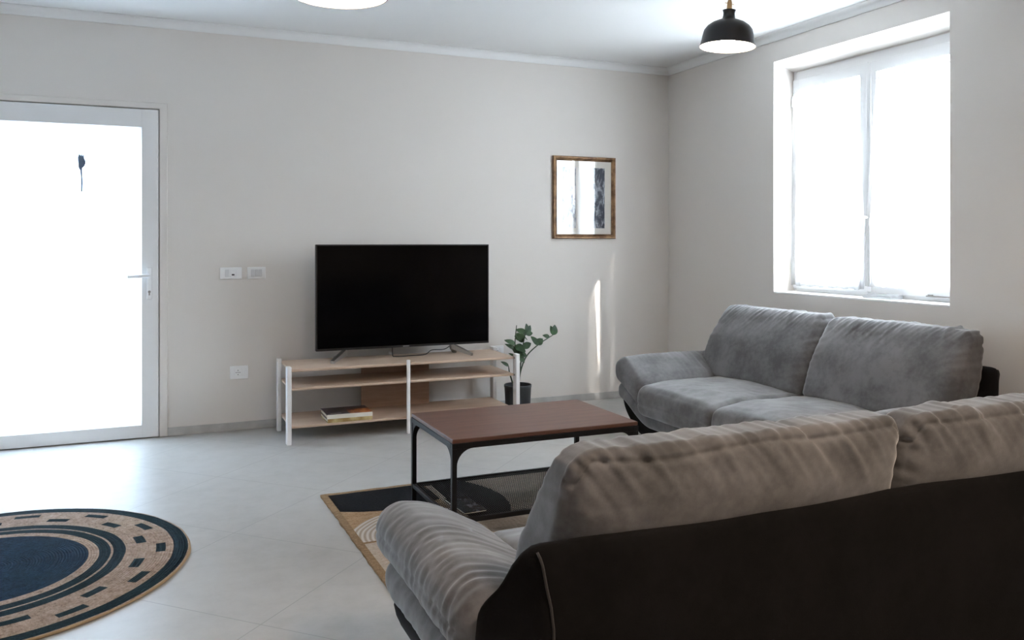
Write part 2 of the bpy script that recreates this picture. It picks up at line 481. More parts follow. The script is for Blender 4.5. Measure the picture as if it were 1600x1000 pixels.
t = bmesh.new(); box(t, XL - 0.3, WT, YB - 0.3, WT, -0.12, 0.0); struct('floor', t, M_floor)
t = bmesh.new(); box(t, XL - 0.3, WT, YB - 0.3, WT, H, H + 0.15); struct('ceiling', t, M_ceil)
DX0, DX1, DZ = -5.13, -3.97, 2.15              # door opening
t = bmesh.new()
box(t, XL - 0.3, DX0, 0, WT, 0, H); box(t, DX1, WT, 0, WT, 0, H); box(t, DX0, DX1, 0, WT, DZ, H)
struct('wall_back', t, M_wall)
WY0, WY1, WZ0, WZ1 = -2.713, -1.30, 0.932, 2.545   # window opening
t = bmesh.new()
box(t, 0, WT, WY1, 0, 0, H); box(t, 0, WT, YB - 0.3, WY0, 0, H)
box(t, 0, WT, WY0, WY1, 0, WZ0 - 0.012); box(t, 0, WT, WY0, WY1, WZ1, H)
prism(t, [(0.0, WZ1 + 0.001), (0.24, WZ1 + 0.001), (0.24, 2.38), (0.185, 2.38), (0.185, 2.487), (0.165, 2.49)], 1, WY0, WY1)
struct('wall_right', t, M_wall)
t = bmesh.new(); box(t, XL - 0.3, XL, YB, 0, 0, H); struct('wall_left', t, M_wall)
t = bmesh.new(); box(t, XL - 0.3, WT, YB - 0.3, YB, 0, H); struct('wall_rear', t, M_wall)
t = bmesh.new(); box(t, -9, 6, 0.36, 8, -0.16, -0.10); struct('floor_outside', t, M_ground)
bpy.data.objects['floor_outside'].name = 'floor_terrace'

def cornice(name, p0, p1, inward):
    d = 0.055
    prof = [(0, H), (0, H - 0.055), (0.008, H - 0.055)]
    for k in range(6):
        a = k / 5 * math.pi / 2
        prof.append((0.012 + (d - 0.016) * (1 - math.cos(a)), H - 0.049 + (0.045) * math.sin(a)))
    prof += [(d, H - 0.004), (d, H)]
    t = bmesh.new()
    if p0[0] == p1[0]:
        prism(t, [(p0[0] + inward * a, z) for a, z in prof], 1, p0[1], p1[1])
    else:
        prism(t, [(p0[1] + inward * a, z) for a, z in prof], 0, p0[0], p1[0])
    struct(name, t, M_trim, smooth=True, angle=35)
cornice('trim_1', (XL, 0), (0, 0), -1)
cornice('trim_2', (0, YB), (0, -0.0), -1)
cornice('trim_3', (XL, YB), (XL, 0), 1)
BH = 0.055
t = bmesh.new(); box(t, DX1 + 0.052, 0, -0.011, 0, 0, BH, 0.002); box(t, XL, DX0 - 0.052, -0.011, 0, 0, BH, 0.002); struct('baseboard_back', t, M_skirt)
t = bmesh.new(); box(t, -0.011, 0, YB, -0.012, 0, BH, 0.002); struct('baseboard_right', t, M_skirt)
t = bmesh.new(); box(t, XL, XL + 0.011, YB, -0.012, 0, BH, 0.002); struct('baseboard_left', t, M_skirt)

# ------------------------------------------------------------------ door
door = thing('door_1', None, None, (0, 0, 0), kind='structure')
tag(door, 'white glazed door with a bright frosted pane and white lever handle')
M_casing = M_wall
t = bmesh.new()
cw = 0.052
box(t, DX1 + 0.001, DX1 + cw, -0.016, 0, 0, DZ + 0.04, 0.006, 3)
box(t, DX0 - cw, DX0 - 0.001, -0.016, 0, 0, DZ + 0.04, 0.006, 3)
box(t, DX0 - cw, DX1 + cw, -0.0165, 0, DZ + 0.0, DZ + 0.042, 0.006, 3)
obj('door_casing', t, M_casing, door)
t = bmesh.new()
box(t, DX0, DX0 + 0.03, 0.025, 0.075, 0, DZ); box(t, DX1 - 0.03, DX1, 0.025, 0.075, 0, DZ); box(t, DX0, DX1, 0.025, 0.075, DZ - 0.03, DZ)
obj('door_frame', t, M_pvc, door)
t = bmesh.new(); box(t, DX0, DX1, 0.026, 0.33, 0.0, 0.022, 0.002); obj('threshold', t, M_skirt, door)
LX0, LX1, LZ0, LZ1 = DX0 + 0.006, DX1 - 0.004, 0.006, DZ - 0.006
GX0, GX1, GZ0, GZ1 = LX0 + 0.10, LX1 - 0.102, 0.09, 2.024
t = bmesh.new()
y0, y1 = -0.022, 0.024
box(t, LX0, GX0, y0, y1, LZ0, LZ1, 0.004); box(t, GX1, LX1, y0, y1, LZ0, LZ1, 0.004)
box(t, GX0 - 0.003, GX1 + 0.003, y0, y1, LZ0, GZ0, 0.004); box(t, GX0 - 0.003, GX1 + 0.003, y0, y1, GZ1, LZ1, 0.004)
leaf = obj('door_leaf', t, M_pvc, door)
t = bmesh.new()                                  # glazing bead, slanted towards the glass
bd = 0.014
prism(t, [(GX1 - bd, 0.012), (GX1, -0.014), (GX1, 0.02), (GX1 - bd, 0.02)], 2, GZ0, GZ1)
prism(t, [(GX0 + bd, 0.012), (GX0, -0.014), (GX0, 0.02), (GX0 + bd, 0.02)], 2, GZ0, GZ1)
prism(t, [(0.012, GZ0 + bd), (-0.014, GZ0), (0.02, GZ0), (0.02, GZ0 + bd)], 0, GX0, GX1)
prism(t, [(0.012, GZ1 - bd), (-0.014, GZ1), (0.02, GZ1), (0.02, GZ1 - bd)], 0, GX0, GX1)
obj('glazing_bead', t, M_pvc, leaf)
t = bmesh.new(); box(t, GX0, GX1, 0.012, 0.018, GZ0, GZ1); obj('glass_pane', t, M_frost, leaf)
t = bmesh.new(); box(t, -4.045, -4.012, -0.031, -0.0215, 0.905, 1.115, 0.006, 3); plate = obj('handle_plate', t, M_plastic, leaf)
t = bmesh.new()
tube(t, [(-4.030, -0.028, 1.06), (-4.030, -0.066, 1.06)], 0.011, 16)
tube(t, spline([(-4.026, -0.070, 1.060), (-4.06, -0.070, 1.060), (-4.12, -0.068, 1.057), (-4.158, -0.064, 1.055)], 5), 0.0125, 14)
obj('door_handle', t, M_plastic, plate, smooth=True, angle=40)
t = bmesh.new()
cyl = [(-4.029, -0.0318, 0.953)]
tube(t, [(-4.029, -0.0300, 0.955), (-4.029, -0.0325, 0.955)], 0.0085, 16); box(t, -4.033, -4.025, -0.0325, -0.030, 0.932, 0.955, 0.001)
obj('keyhole', t, M_steel, plate)
# ------------------------------------------------------------------ window
win = thing('window_1', None, None, (0, 0, 0), kind='structure')
tag(win, 'white double casement window deep in the right wall')
FX0, FX1 = 0.165, 0.225                         # depth of the frame in the opening
FT, FB = 2.43, 0.935
t = bmesh.new()
box(t, FX0 + 0.015, FX1 + 0.01, WY1 - 0.03, WY1, FB, FT + 0.06, 0.003); box(t, FX0 + 0.015, FX1 + 0.01, WY0, WY0 + 0.03, FB, FT + 0.06, 0.003)
box(t, FX0 + 0.0151, FX1 + 0.01, WY0 + 0.03, WY1 - 0.03, FT - 0.03, FT + 0.05, 0.003); box(t, FX0 + 0.0151, FX1 + 0.01, WY0 + 0.03, WY1 - 0.03, FB - 0.003, FB + 0.03, 0.003)
obj('window_frame', t, M_pvc, win)
YM = -1.985
def sash(y0, y1, name='sash'):
    """y0 < y1"""
    t = bmesh.new(); st = 0.065; zb, zt = 0.955, 2.425
    box(t, FX0, FX1, y0, y0 + st, zb, zt, 0.004); box(t, FX0, FX1, y1 - st, y1, zb, zt, 0.004)
    box(t, FX0 + 0.0003, FX1, y0 + st - 0.004, y1 - st + 0.004, zb, zb + 0.075, 0.004)
    box(t, FX0 + 0.0003, FX1, y0 + st - 0.004, y1 - st + 0.004, zt - 0.075, zt, 0.004)
    s = obj(name, t, M_pvc, win)
    t = bmesh.new(); box(t, 0.197, 0.203, y0 + st, y1 - st, zb + 0.075, zt - 0.075)
    obj('glass_pane', t, M_glass, s)
    return s
s1 = sash(YM + 0.003, WY1 - 0.008); s2 = sash(WY0 + 0.008, YM - 0.003)
t = bmesh.new(); box(t, FX0 - 0.008, FX0, YM - 0.030, YM + 0.006, 0.965, 2.415, 0.003); obj('cover_strip', t, M_pvc, s2)
for zz in (2.27, 1.10):
    t = bmesh.new(); tube(t, [(FX0 - 0.006, WY1 - 0.012, zz - 0.035), (FX0 - 0.006, WY1 - 0.012, zz + 0.035)], 0.008, 12)
    obj('hinge', t, M_plastic, s1)
t = bmesh.new(); box(t, FX0 - 0.016, FX0 - 0.008, YM - 0.027, YM + 0.001, 1.38, 1.46, 0.003, 2)
tube(t, spline([(FX0 - 0.015, YM - 0.012, 1.435), (FX0 - 0.045, YM - 0.012, 1.435), (FX0 - 0.052, YM - 0.010, 1.42), (FX0 - 0.05, YM - 0.008, 1.34)], 6), 0.008, 12)
obj('window_handle', t, M_plastic, s2, smooth=True, angle=40)
t = bmesh.new(); box(t, -0.002, FX0 + 0.02, WY0, WY1, WZ0 - 0.012, WZ0, 0.002); obj('window_sill', t, M_trim, win)
t = bmesh.new(); box(t, FX0 - 0.012, FX0 + 0.0, -2.47, -2.44, 0.958, 0.972, 0.002); tube(t, [(FX0 - 0.01, -2.43, 0.962), (FX0 - 0.01, -2.62, 0.962)], 0.004, 8)
obj('bottom_latch', t, M_steel, s2)

# ------------------------------------------------------------------ sheer curtains on the sashes
def curtain(y0t, y1t, y0b, y1b, z_top, z_bot, label, seed, notch):
    """y0 = outer (towards -y) edge, y1 = inner (towards +y) edge, at top and bottom"""
    t = bmesh.new(); NY, NZ = 170, 60
    grid = []
    for j in range(NZ + 1):
        s = j / NZ; z = z_top + (z_bot - z_top) * s
        e = min(1, s / notch) ** 0.9
        a = y0t + (y0b - y0t) * e; b_ = y1t + (y1b - y1t) * e
        row = []
        for i in range(NY + 1):
            q = i / NY
            amp = 0.0035 + 0.005 * min(1, s * 3)
            fold = amp * math.sin(q * 2 * math.pi * 15 + seed + 0.8 * math.sin(q * 9 + seed)) + 0.004 * nz(q * 9, s * 3, seed)
            zz = z + (0.006 * math.sin(q * 2 * math.pi * 22 + seed) if j == 0 else 0) + 0.004 * math.sin(q * 40 + seed) * (1 if j == NZ else 0)
            row.append(t.verts.new((FX0 - 0.022 + fold, a + (b_ - a) * q, zz)))
        grid.append(row)
    for j in range(NZ):
        for i in range(NY):
            t.faces.new((grid[j][i], grid[j][i + 1], grid[j + 1][i + 1], grid[j + 1][i]))
    root = thing('curtain', label, 'curtain', (0, 0, 0), group='sheer curtains on the window sashes')
    obj('curtain_panel', t, M_sheer, root, smooth=True)
    t = bmesh.new(); tube(t, [(FX0 - 0.022, y0t - 0.008, z_top - 0.022), (FX0 - 0.022, y1t + 0.008, z_top - 0.022)], 0.004, 10)
    for yy in (y0t - 0.008, y1t + 0.008):
        tube(t, [(FX0 - 0.022, yy, z_top - 0.022), (FX0 + 0.001, yy, z_top - 0.022)], 0.003, 8)
    obj('curtain_rod', t, M_plastic, root, smooth=True, angle=40)
    return root
curtain(-1.885, -1.335, -1.968, -1.312, 2.325, 0.975, 'sheer white curtain on the left casement, nearer the room corner', 1.3, 0.62)
c2 = curtain(-2.690, -2.085, -2.695, -1.990, 2.325, 1.00, 'sheer white curtain on the right casement, its hem bunched on the sill', 4.1, 0.72)
t = softbox((0.09, -2.17, WZ0 + 0.012), (0.055, 0.11, 0.012), 0.011, 0.006,
            warp=lambda p, q: (p.x, p.y, WZ0 + 0.001 + (p.z - WZ0) * (1 + 0.9 * nz(p.x * 25, p.y * 18, 2))))
obj('hem_fold', t, M_sheer, c2, smooth=True)

# ------------------------------------------------------------------ tuft on the door glass
tf = thing('door_ornament', 'small blue-grey tuft on a thin stem against the bright door glass', 'ornament', (-4.425, 0.006, 1.60))
t = bmesh.new(); tube(t, spline([(0, -0.003, 0.0), (0.002, -0.004, 0.06), (-0.001, -0.004, 0.12), (-0.002, -0.004, 0.155)], 5), 0.0055, 8); obj('stem', t, M_tuft, tf)
t = bmesh.new()
for k in range(26):
    a = -0.2 + rnd.uniform(-0.35, 0.45); L = rnd.uniform(0.05, 0.095); z0 = 0.12 + rnd.uniform(0, 0.06)
    x0 = -0.002 + rnd.uniform(-0.01, 0.008)
    d = Vector((math.sin(a + 0.25), 0, math.cos(a + 0.25))); n = Vector((d.z, 0, -d.x)); yo = -0.004 - rnd.uniform(0, 0.008)
    P = [(x0, yo, z0) + Vector((0, 0, 0)) if False else Vector((x0, yo, z0)) + d * L * s + n * wv for s, wv in ((0, 0), (0.4, 0.006), (1, 0), (0.4, -0.006))]
    A = [t.verts.new(p) for p in P]; B = [t.verts.new(p + Vector((0, -0.0015, 0))) for p in P]
    t.faces.new(A); t.faces.new(B[::-1])
    for i in range(4): t.faces.new((A[i], A[(i + 1) % 4], B[(i + 1) % 4], B[i]))
obj('tuft', t, M_tuft, tf)

# ------------------------------------------------------------------ wall plates
def plate(x0, x1, z0, z1, label, kind):
    r = thing('wall_socket' if kind != 'switch' else 'light_switch', label, 'socket' if kind != 'switch' else 'light switch', ((x0 + x1) / 2, 0, (z0 + z1) / 2))
    w, h = (x1 - x0) / 2, (z1 - z0) / 2
    t = bmesh.new(); box(t, -w, w, -0.008, 0, -h, h, 0.003, 3); obj('cover_plate', t, M_plastic, r)
    if kind == 'switch':
        for k in range(3):
            t = bmesh.new(); cx = (k - 1) * 0.0245; box(t, cx - 0.0115, cx + 0.0115, -0.0115, -0.007, -h * 0.6, h * 0.6, 0.0015)
            obj('switch_key', t, M_key, r)
    elif kind == 'combo':
        t = bmesh.new(); box(t, -0.038, -0.014, -0.0115, -0.007, -0.024, 0.024, 0.0015); obj('switch_key', t, M_key, r)
        t = bmesh.new(); box(t, -0.008, 0.034, -0.0115, -0.007, -0.026, 0.026, 0.003); s = obj('thermostat_dial', t, M_plastic, r)
        t = bmesh.new(); box(t, 0.004, 0.022, -0.0125, -0.011, -0.016, -0.006, 0.001); obj('indicator_slot', t, M_hole, s)
    else:
        t = bmesh.new(); box(t, -0.030, 0.014, -0.0115, -0.007, -0.024, 0.024, 0.004); s = obj('socket_insert', t, M_plastic, r)
        t = bmesh.new()
        for px, pz in ((-0.02, 0), (-0.008, 0), (0.004, 0), (-0.008, 0.014), (-0.008, -0.014)):
            tube(t, [(px, -0.0125, pz), (px, -0.011, pz)], 0.003, 10)
        obj('contact_hole', t, M_hole, s)
        t = bmesh.new(); box(t, 0.02, 0.042, -0.0115, -0.007, -0.024, 0.024, 0.002); obj('blank_key', t, M_plastic, r)
    return r
plate(-3.592, -3.450, 1.028, 1.108, 'wide white wall plate with a small dark slot, left of the switch plate', 'combo')
plate(-3.415, -3.294, 1.028, 1.108, 'white light switch plate with three keys beside the left plate', 'switch')
plate(-3.528, -3.408, 0.348, 0.437, 'white wall socket low on the wall, left of the television bench', 'socket')
plate(-1.625, -1.515, 0.405, 0.48, 'white wall socket behind the plant, right of the television bench', 'socket')

# ------------------------------------------------------------------ picture
pr = thing('framed_picture', 'gilt brown framed abstract print with two dark ink strips on the back wall', 'picture', (-0.8105, 0, 1.636))
w, h = 0.284, 0.330
t = bmesh.new()
prof = [(0, 0), (0, -0.020), (0.006, -0.027), (0.014, -0.026), (0.020, -0.019), (0.026, -0.021), (0.032, -0.014), (0.036, -0.010), (0.036, 0)]
def frame_ring(bm, w, h, prof):
    rings = []
    for a, d in prof:
        rings.append([bm.verts.new((sx * (w - a), d, sz * (h - a))) for sx, sz in ((-1, -1), (1, -1), (1, 1), (-1, 1))])
    n = len(prof)
    for i in range(n):
        A, B = rings[i], rings[(i + 1) % n]
        for k in range(4): bm.faces.new((A[k], A[(k + 1) % 4], B[(k + 1) % 4], B[k]))
frame_ring(t, w, h, prof); obj('picture_frame', t, M_gold, pr)
t = bmesh.new(); box(t, -w + 0.03, w - 0.03, -0.006, -0.001, -h + 0.03, h - 0.03); mt = obj('mount', t, M_mat, pr)
t = bmesh.new(); box(t, 0.085, 0.188, -0.0072, -0.0058, -0.245, 0.243); obj('ink_strip', t, M_art1, mt)
t = bmesh.new(); box(t, -0.195, -0.075, -0.0072, -0.0058, -0.245, 0.243); obj('ink_strip', t, M_art2, mt)
t = bmesh.new(); box(t, -w + 0.03, w - 0.03, -0.0110, -0.0095, -h + 0.03, h - 0.03); obj('picture_glass', t, M_picglass, pr)

# ------------------------------------------------------------------ TV bench
BX0, BX1, BY0, BY1 = -3.222, -1.652, -0.575, -0.10
bench = thing('television_bench', 'pale oak television bench with white posts and open shelves under the television', 'tv bench', ((BX0 + BX1) / 2, (BY0 + BY1) / 2, 0))
ox, oy = (BX0 + BX1) / 2, (BY0 + BY1) / 2
hx, hy = (BX1 - BX0) / 2, (BY1 - BY0) / 2
for zt, th in ((0.472, 0.018), (0.352, 0.016), (0.112, 0.016)):
    t = bmesh.new(); box(t, -hx + 0.014, hx - 0.014, -hy + 0.018, hy - 0.012, zt - th, zt, 0.005, 3)
    o = obj('shelf', t, M_oak, bench)
def post(cx, cy, wx, wy, side):
    t = bmesh.new(); box(t, cx - wx / 2, cx + wx / 2, cy - wy / 2, cy + wy / 2, 0, 0.492, 0.004, 2)
    p = obj('post', t, M_post, bench)
    for z in (0.463, 0.344, 0.104):
        t = bmesh.new(); xx = cx + side * wx / 2
        tube(t, [(xx, cy, z), (xx + side * 0.005, cy, z)], 0.007, 14); obj('shelf_screw', t, M_steel, p)
for sx in (-1, 1):
    post(sx * hx, -hy + 0.012, 0.028, 0.060, -sx)
    post(sx * hx, hy - 0.03, 0.028, 0.060, -sx)
post(-2.441 - ox, -hy + 0.010, 0.022, 0.022, 1)
post(-2.441 - ox, hy - 0.010, 0.022, 0.022, 1)
t = bmesh.new(); box(t, -2.662 - ox, -2.165 - ox, hy - 0.055, hy - 0.037, 0.110, 0.458, 0.002); obj('back_panel', t, M_oak2, bench)

# books
def book(x0, x1, y0, y1, z0, z1, label, mc, ms, rz):
    r = thing('book', label, 'book', ((x0 + x1) / 2, (y0 + y1) / 2, z0), rz, group='books on the low shelf')
    w, d, h = (x1 - x0) / 2, (y1 - y0) / 2, z1 - z0
    t = bmesh.new(); box(t, -w, w, -d, d, 0, 0.003, 0.0008); box(t, -w, w, -d, d, h - 0.003, h, 0.0008); obj('cover', t, mc, r)
    t = bmesh.new(); box(t, -w, w, -d - 0.001, -d + 0.003, 0, h, 0.0012); obj('spine', t, ms, r)
    t = bmesh.new(); box(t, -w + 0.005, w - 0.005, -d + 0.003, d - 0.005, 0.003, h - 0.003); obj('pages', t, M_pages, r)
book(-2.976, -2.682, -0.553, -0.31, 0.1125, 0.1365, 'lower book with an ochre spine, lying under the dark book', M_spine2, M_spine2, R(0.5))
book(-2.978, -2.680, -0.553, -0.315, 0.1370, 0.1640, 'upper book with a dark and orange cover and white spine', M_cover1, M_spine1, R(-0.5))

# ------------------------------------------------------------------ television
tv = thing('television', 'large black flat television with silver splayed feet on the oak bench', 'television', (-2.386, -0.30, 0.4725))
W2, Z0, Z1 = 0.622, 0.074, 0.790
t = bmesh.new(); box(t, -W2, W2, -0.022, 0.020, Z0, Z1, 0.004, 2)
box(t, -W2 + 0.15, W2 - 0.15, 0.018, 0.052, Z0 + 0.03, Z0 + 0.46, 0.012, 3)
obj('housing', t, M_tv, tv)
t = bmesh.new(); box(t, -W2 + 0.009, W2 - 0.009, -0.0235, -0.021, Z0 + 0.016, Z1 - 0.009, 0.0005); obj('screen', t, M_screen, tv)
t = bmesh.new(); box(t, -0.022, 0.022, -0.0245, -0.0222, Z0 + 0.005, Z0 + 0.011); obj('maker_mark', t, M_logo, tv)
def foot(x, sx):
    t = bmesh.new()
    def bar(a, b, w, h):
        a = Vector(a); b = Vector(b); d = (b - a).normalized(); s = d.cross(Vector((0, 0, 1))).normalized() * w; u = Vector((0, 0, h))
        A = [t.verts.new(a + k) for k in (s, -s, -s + u, s + u)]; B = [t.verts.new(b + k) for k in (s, -s, -s + u * 0.45, s + u * 0.45)]
        t.faces.new(A); t.faces.new(B[::-1])
        for i in range(4): t.faces.new((A[i], B[i], B[(i + 1) % 4], A[(i + 1) % 4]))
    bar((x, 0.0, Z0 - 0.030), (x + sx * 0.115, -0.105, 0.0), 0.015, 0.040)
    bar((x, 0.0, Z0 - 0.030), (x + sx * 0.055, 0.10, 0.0), 0.015, 0.040)
    box(t, x - 0.014, x + 0.014, -0.014, 0.014, Z0 - 0.032, Z0 + 0.012, 0.003)
    obj('foot', t, M_steel, tv)
foot(-0.415, -1); foot(0.345, 1)
t = bmesh.new()
tube(t, spline([(-0.075, 0.055, Z0 + 0.05), (-0.078, 0.05, 0.02), (-0.06, 0.03, 0.006), (0.05, 0.03, 0.006), (0.16, 0.05, 0.006), (0.22, 0.08, 0.03), (0.30, 0.05, 0.035), (0.34, 0.03, 0.06)], 8), 0.0032, 8)
obj('power_cable', t, M_tv, tv, smooth=True)

# ------------------------------------------------------------------ plant
px_, py_ = -1.512, -0.27
pl = thing('potted_plant', 'leggy green plant with glossy leaves in a dark grey pot beside the bench', 'plant', (px_, py_, 0))
t = bmesh.new()
lathe(t, [(0.0, 0.0), (0.082, 0.0), (0.090, 0.006), (0.100, 0.200), (0.1025, 0.203), (0.1025, 0.219), (0.099, 0.221), (0.095, 0.218), (0.093, 0.19), (0.0, 0.188)], n=56)
pot = obj('pot', t, M_pot, pl, smooth=True, angle=40)
t = bmesh.new(); lathe(t, [(0.0, 0.197), (0.05, 0.198), (0.0935, 0.193), (0.0935, 0.189), (0, 0.1885)], n=40); obj('soil', t, M_soil, pl)
def leaf_mesh(bm, p, d, up, L, W):
    p = Vector(p); d = Vector(d).normalized(); s = d.cross(Vector(up)).normalized(); n = s.cross(d)
    N = 8; rows = []
    for i in range(N + 1):
        q = i / N; w = W * math.sin(math.pi * min(1, q ** 0.8 * 0.97 + 0.03)) ** 0.8 * (1 if i < N else 0.0) + 0.0004
        c = p + d * L * q + n * (-0.25 * L * q * q)
        rows.append([bm.verts.new(c - s * w + n * 0.25 * w), bm.verts.new(c), bm.verts.new(c + s * w + n * 0.25 * w)])
    lo = [[bm.verts.new(v.co - n * 0.0012) for v in r] for r in rows]
    for i in range(N):
        for k in range(2):
            bm.faces.new((rows[i][k], rows[i][k + 1], rows[i + 1][k + 1], rows[i + 1][k]))
            bm.faces.new((lo[i][k + 1], lo[i][k], lo[i + 1][k], lo[i + 1][k + 1]))
    for i in range(N):
        bm.faces.new((rows[i][0], rows[i + 1][0], lo[i + 1][0], lo[i][0])); bm.faces.new((rows[i + 1][2], rows[i][2], lo[i][2], lo[i + 1][2]))
stems = [
    [(0.01, 0, 0.19), (0.012, 0, 0.26), (0.030, 0, 0.34), (0.075, 0, 0.43), (0.165, 0, 0.505), (0.250, 0, 0.553), (0.292, 0, 0.575)],
    [(0.0, 0.01, 0.19), (0.018, 0.01, 0.30), (0.03, 0.012, 0.38), (0.045, 0.02, 0.47), (0.07, 0.03, 0.57), (0.085, 0.03, 0.60)],
    [(-0.01, 0.0, 0.19), (0.02, 0.0, 0.32), (0.0, 0.0, 0.42), (-0.022, 0.0, 0.52), (-0.010, 0.0, 0.66)],
    [(-0.02, 0.02, 0.19), (-0.06, 0.01, 0.30), (-0.075, -0.0, 0.36)],
]
leafsets = [
    [(6, (0.25, -0.1, 0.9), 0.07, 0.022), (6, (-0.1, 0.1, 1), 0.065, 0.018), (5.2, (-0.9, 0.0, 0.35), 0.05, 0.012), (4, (-0.45, 0.1, 0.75), 0.075, 0.018), (4.05, (0.55, 0.1, 0.5), 0.065, 0.016), (4.5, (-0.8, 0, 0.15), 0.06, 0.014)],
    [(2.5, (-0.6, 0, 0.6), 0.08, 0.02), (3.2, (0.7, -0.1, 0.3), 0.07, 0.02), (3.6, (-0.7, -0.1, 0.5), 0.075, 0.02), (4.2, (0.6, 0, 0.8), 0.08, 0.019), (4.6, (-0.7, 0, 0.35), 0.075, 0.018), (5, (0.1, 0, 1), 0.06, 0.014), (3.9, (-0.1, -0.8, 0.2), 0.07, 0.02), (3.0, (-0.3, -0.6, -0.2), 0.07, 0.022), (4.4, (0.9, 0, 0.1), 0.06, 0.016)],
    [(1.9, (-0.8, 0.0, 0.6), 0.075, 0.010), (2.6, (-0.8, 0, 0.55), 0.085, 0.012), (3.0, (-0.8, -0.1, 0.4), 0.08, 0.015), (2.4, (0.7, -0.4, -0.2), 0.075, 0.023), (2.9, (0.6, -0.6, -0.3), 0.08, 0.024), (3.3, (0.7, -0.3, 0.2), 0.07, 0.02), (3.5, (0.55, 0.0, -0.4), 0.075, 0.018), (2.2, (0.5, -0.5, -0.5), 0.07, 0.02)],
    [(2, (-0.8, 0, 0.6), 0.06, 0.01)],
]
for P, LS in zip(stems, leafsets):
    pts = spline(P, 10); n = len(pts)
    t = bmesh.new(); tube(t, pts, [0.0072 - 0.0042 * i / n for i in range(n)], 8)
    st = obj('stem', t, M_stem, pl, smooth=True, angle=50)
    for (k, d, L, W) in LS:
        idx = min(n - 1, int(k * 10))
        t = bmesh.new(); leaf_mesh(t, pts[idx], d, (0.15, -1, 0.35), L * 1.1, W * 1.3); obj('leaf', t, M_leaf, st, smooth=True, angle=60)

# ------------------------------------------------------------------ rugs
rr = thing('round_rug', 'round braided jute rug with navy disc, rings and dashes near the glazed door', 'rug', (-4.634, -2.192, 0))
t = bmesh.new(); prof = [(0, 0.0005), (0.758, 0.0005), (0.763, 0.004), (0.763, 0.008), (0.757, 0.0115), (0.6, 0.0120), (0.3, 0.0120), (0.0, 0.0120)]
lathe(t, prof, n=180)
for v in t.verts:
    q = 1 + 0.006 * nz(v.co.x * 5, v.co.y * 5, 0) + 0.003 * nz(v.co.x * 14, v.co.y * 14, 4)
    v.co.x *= q; v.co.y *= q
obj('rug_body', t, M_round, rr, smooth=True, angle=40)
rg = thing('patchwork_rug', 'rectangular jute rug with black curved patches under the coffee table', 'rug', (-3.242, -1.735, 0), R(0.8))
t = bmesh.new(); NX, NY = 70, 64; LX, LY = 1.79, 1.60
top = [[t.verts.new((LX * i / NX + 0.006 * nz(j * 0.35, i * 0.5, 1) * (i in (0, NX)), -LY * j / NY + 0.006 * nz(i * 0.35, j, 3) * (j in (0, NY)), 0.010 + 0.001 * nz(i * 0.3, j * 0.3, 0))) for j in range(NY + 1)] for i in range(NX + 1)]
for i in range(NX):
    for j in range(NY): t.faces.new((top[i][j], top[i][j + 1], top[i + 1][j + 1], top[i + 1][j]))
bd = [e for e in t.edges if e.is_boundary]
ex = bmesh.ops.extrude_edge_only(t, edges=bd)
for v in [g for g in ex['geom'] if isinstance(g, bmesh.types.BMVert)]: v.co.z = 0.0005
obj('rug_body', t, M_rect, rg, smooth=True, angle=40)

# ------------------------------------------------------------------ coffee table
TX0, TX1, TY0, TY1, TH_ = -2.868, -1.960, -2.665, -2.065, 0.452
ct = thing('coffee_table', 'low black metal coffee table with brown wooden top and mesh shelf', 'coffee table', ((TX0 + TX1) / 2, (TY0 + TY1) / 2, 0.0115))
hx, hy = (TX1 - TX0) / 2, (TY1 - TY0) / 2; hh = TH_ - 0.0115
t = bmesh.new(); box(t, -hx + 0.002, hx - 0.002, -hy + 0.002, hy - 0.002, hh - 0.018, hh, 0.003, 2); obj('tabletop', t, M_walnut, ct)
t = bmesh.new(); e = 0.022
for sy in (-1, 1): box(t, -hx, hx, sy * hy - (e if sy > 0 else 0), sy * hy + (0 if sy > 0 else e), hh - 0.042, hh - 0.0185, 0.002)
for sx in (-1, 1): box(t, sx * hx - (e if sx > 0 else 0), sx * hx + (0 if sx > 0 else e), -hy + e, hy - e, hh - 0.042, hh - 0.0185, 0.002)
obj('top_rail', t, M_black, ct)
def gusset(bm, sx, sy, axis):
    """curved corner bracket"""
    cx, cy = sx * (hx - 0.011), sy * (hy - 0.011); L = 0.075
    z0 = hh - 0.042
    arc = [(L - L * math.sin(a), z0 - L + L * math.cos(a)) for a in [k / 8 * math.pi / 2 for k in range(9)]]
    # a=0 -> (L, z0), a=90 -> (0, z0-L)
    poly = [(0, z0)] + [(x, z) for x, z in arc]
    off = 0.011
    if axis == 0: prism(bm, [(cx - sx * (off + p[0]) + 0, p[1]) for p in poly], 1, cy - 0.008, cy + 0.008)
    else: prism(bm, [(cy - sy * (off + p[0]), p[1]) for p in poly], 0, cx - 0.008, cx + 0.008)
for sx in (-1, 1):
    for sy in (-1, 1):
        t = bmesh.new(); cx, cy = sx * (hx - 0.011), sy * (hy - 0.011)
        box(t, cx - 0.011, cx + 0.011, cy - 0.011, cy + 0.011, 0, hh - 0.042, 0.002)
        lg = obj('leg', t, M_black, ct)
        t = bmesh.new(); gusset(t, sx, sy, 0); gusset(t, sx, sy, 1); obj('corner_bracket', t, M_black, lg)
t = bmesh.new(); zs = 0.100
for sy in (-1, 1): box(t, -hx + e, hx - e, sy * (hy - 0.011) - 0.009, sy * (hy - 0.011) + 0.009, zs - 0.016, zs + 0.004, 0.002)
for sx in (-1, 1): box(t, sx * (hx - 0.011) - 0.009, sx * (hx - 0.011) + 0.009, -hy + e, hy - e, zs - 0.016, zs + 0.004, 0.002)
obj('shelf_rail', t, M_black, ct)
t = bmesh.new()
nx = 86
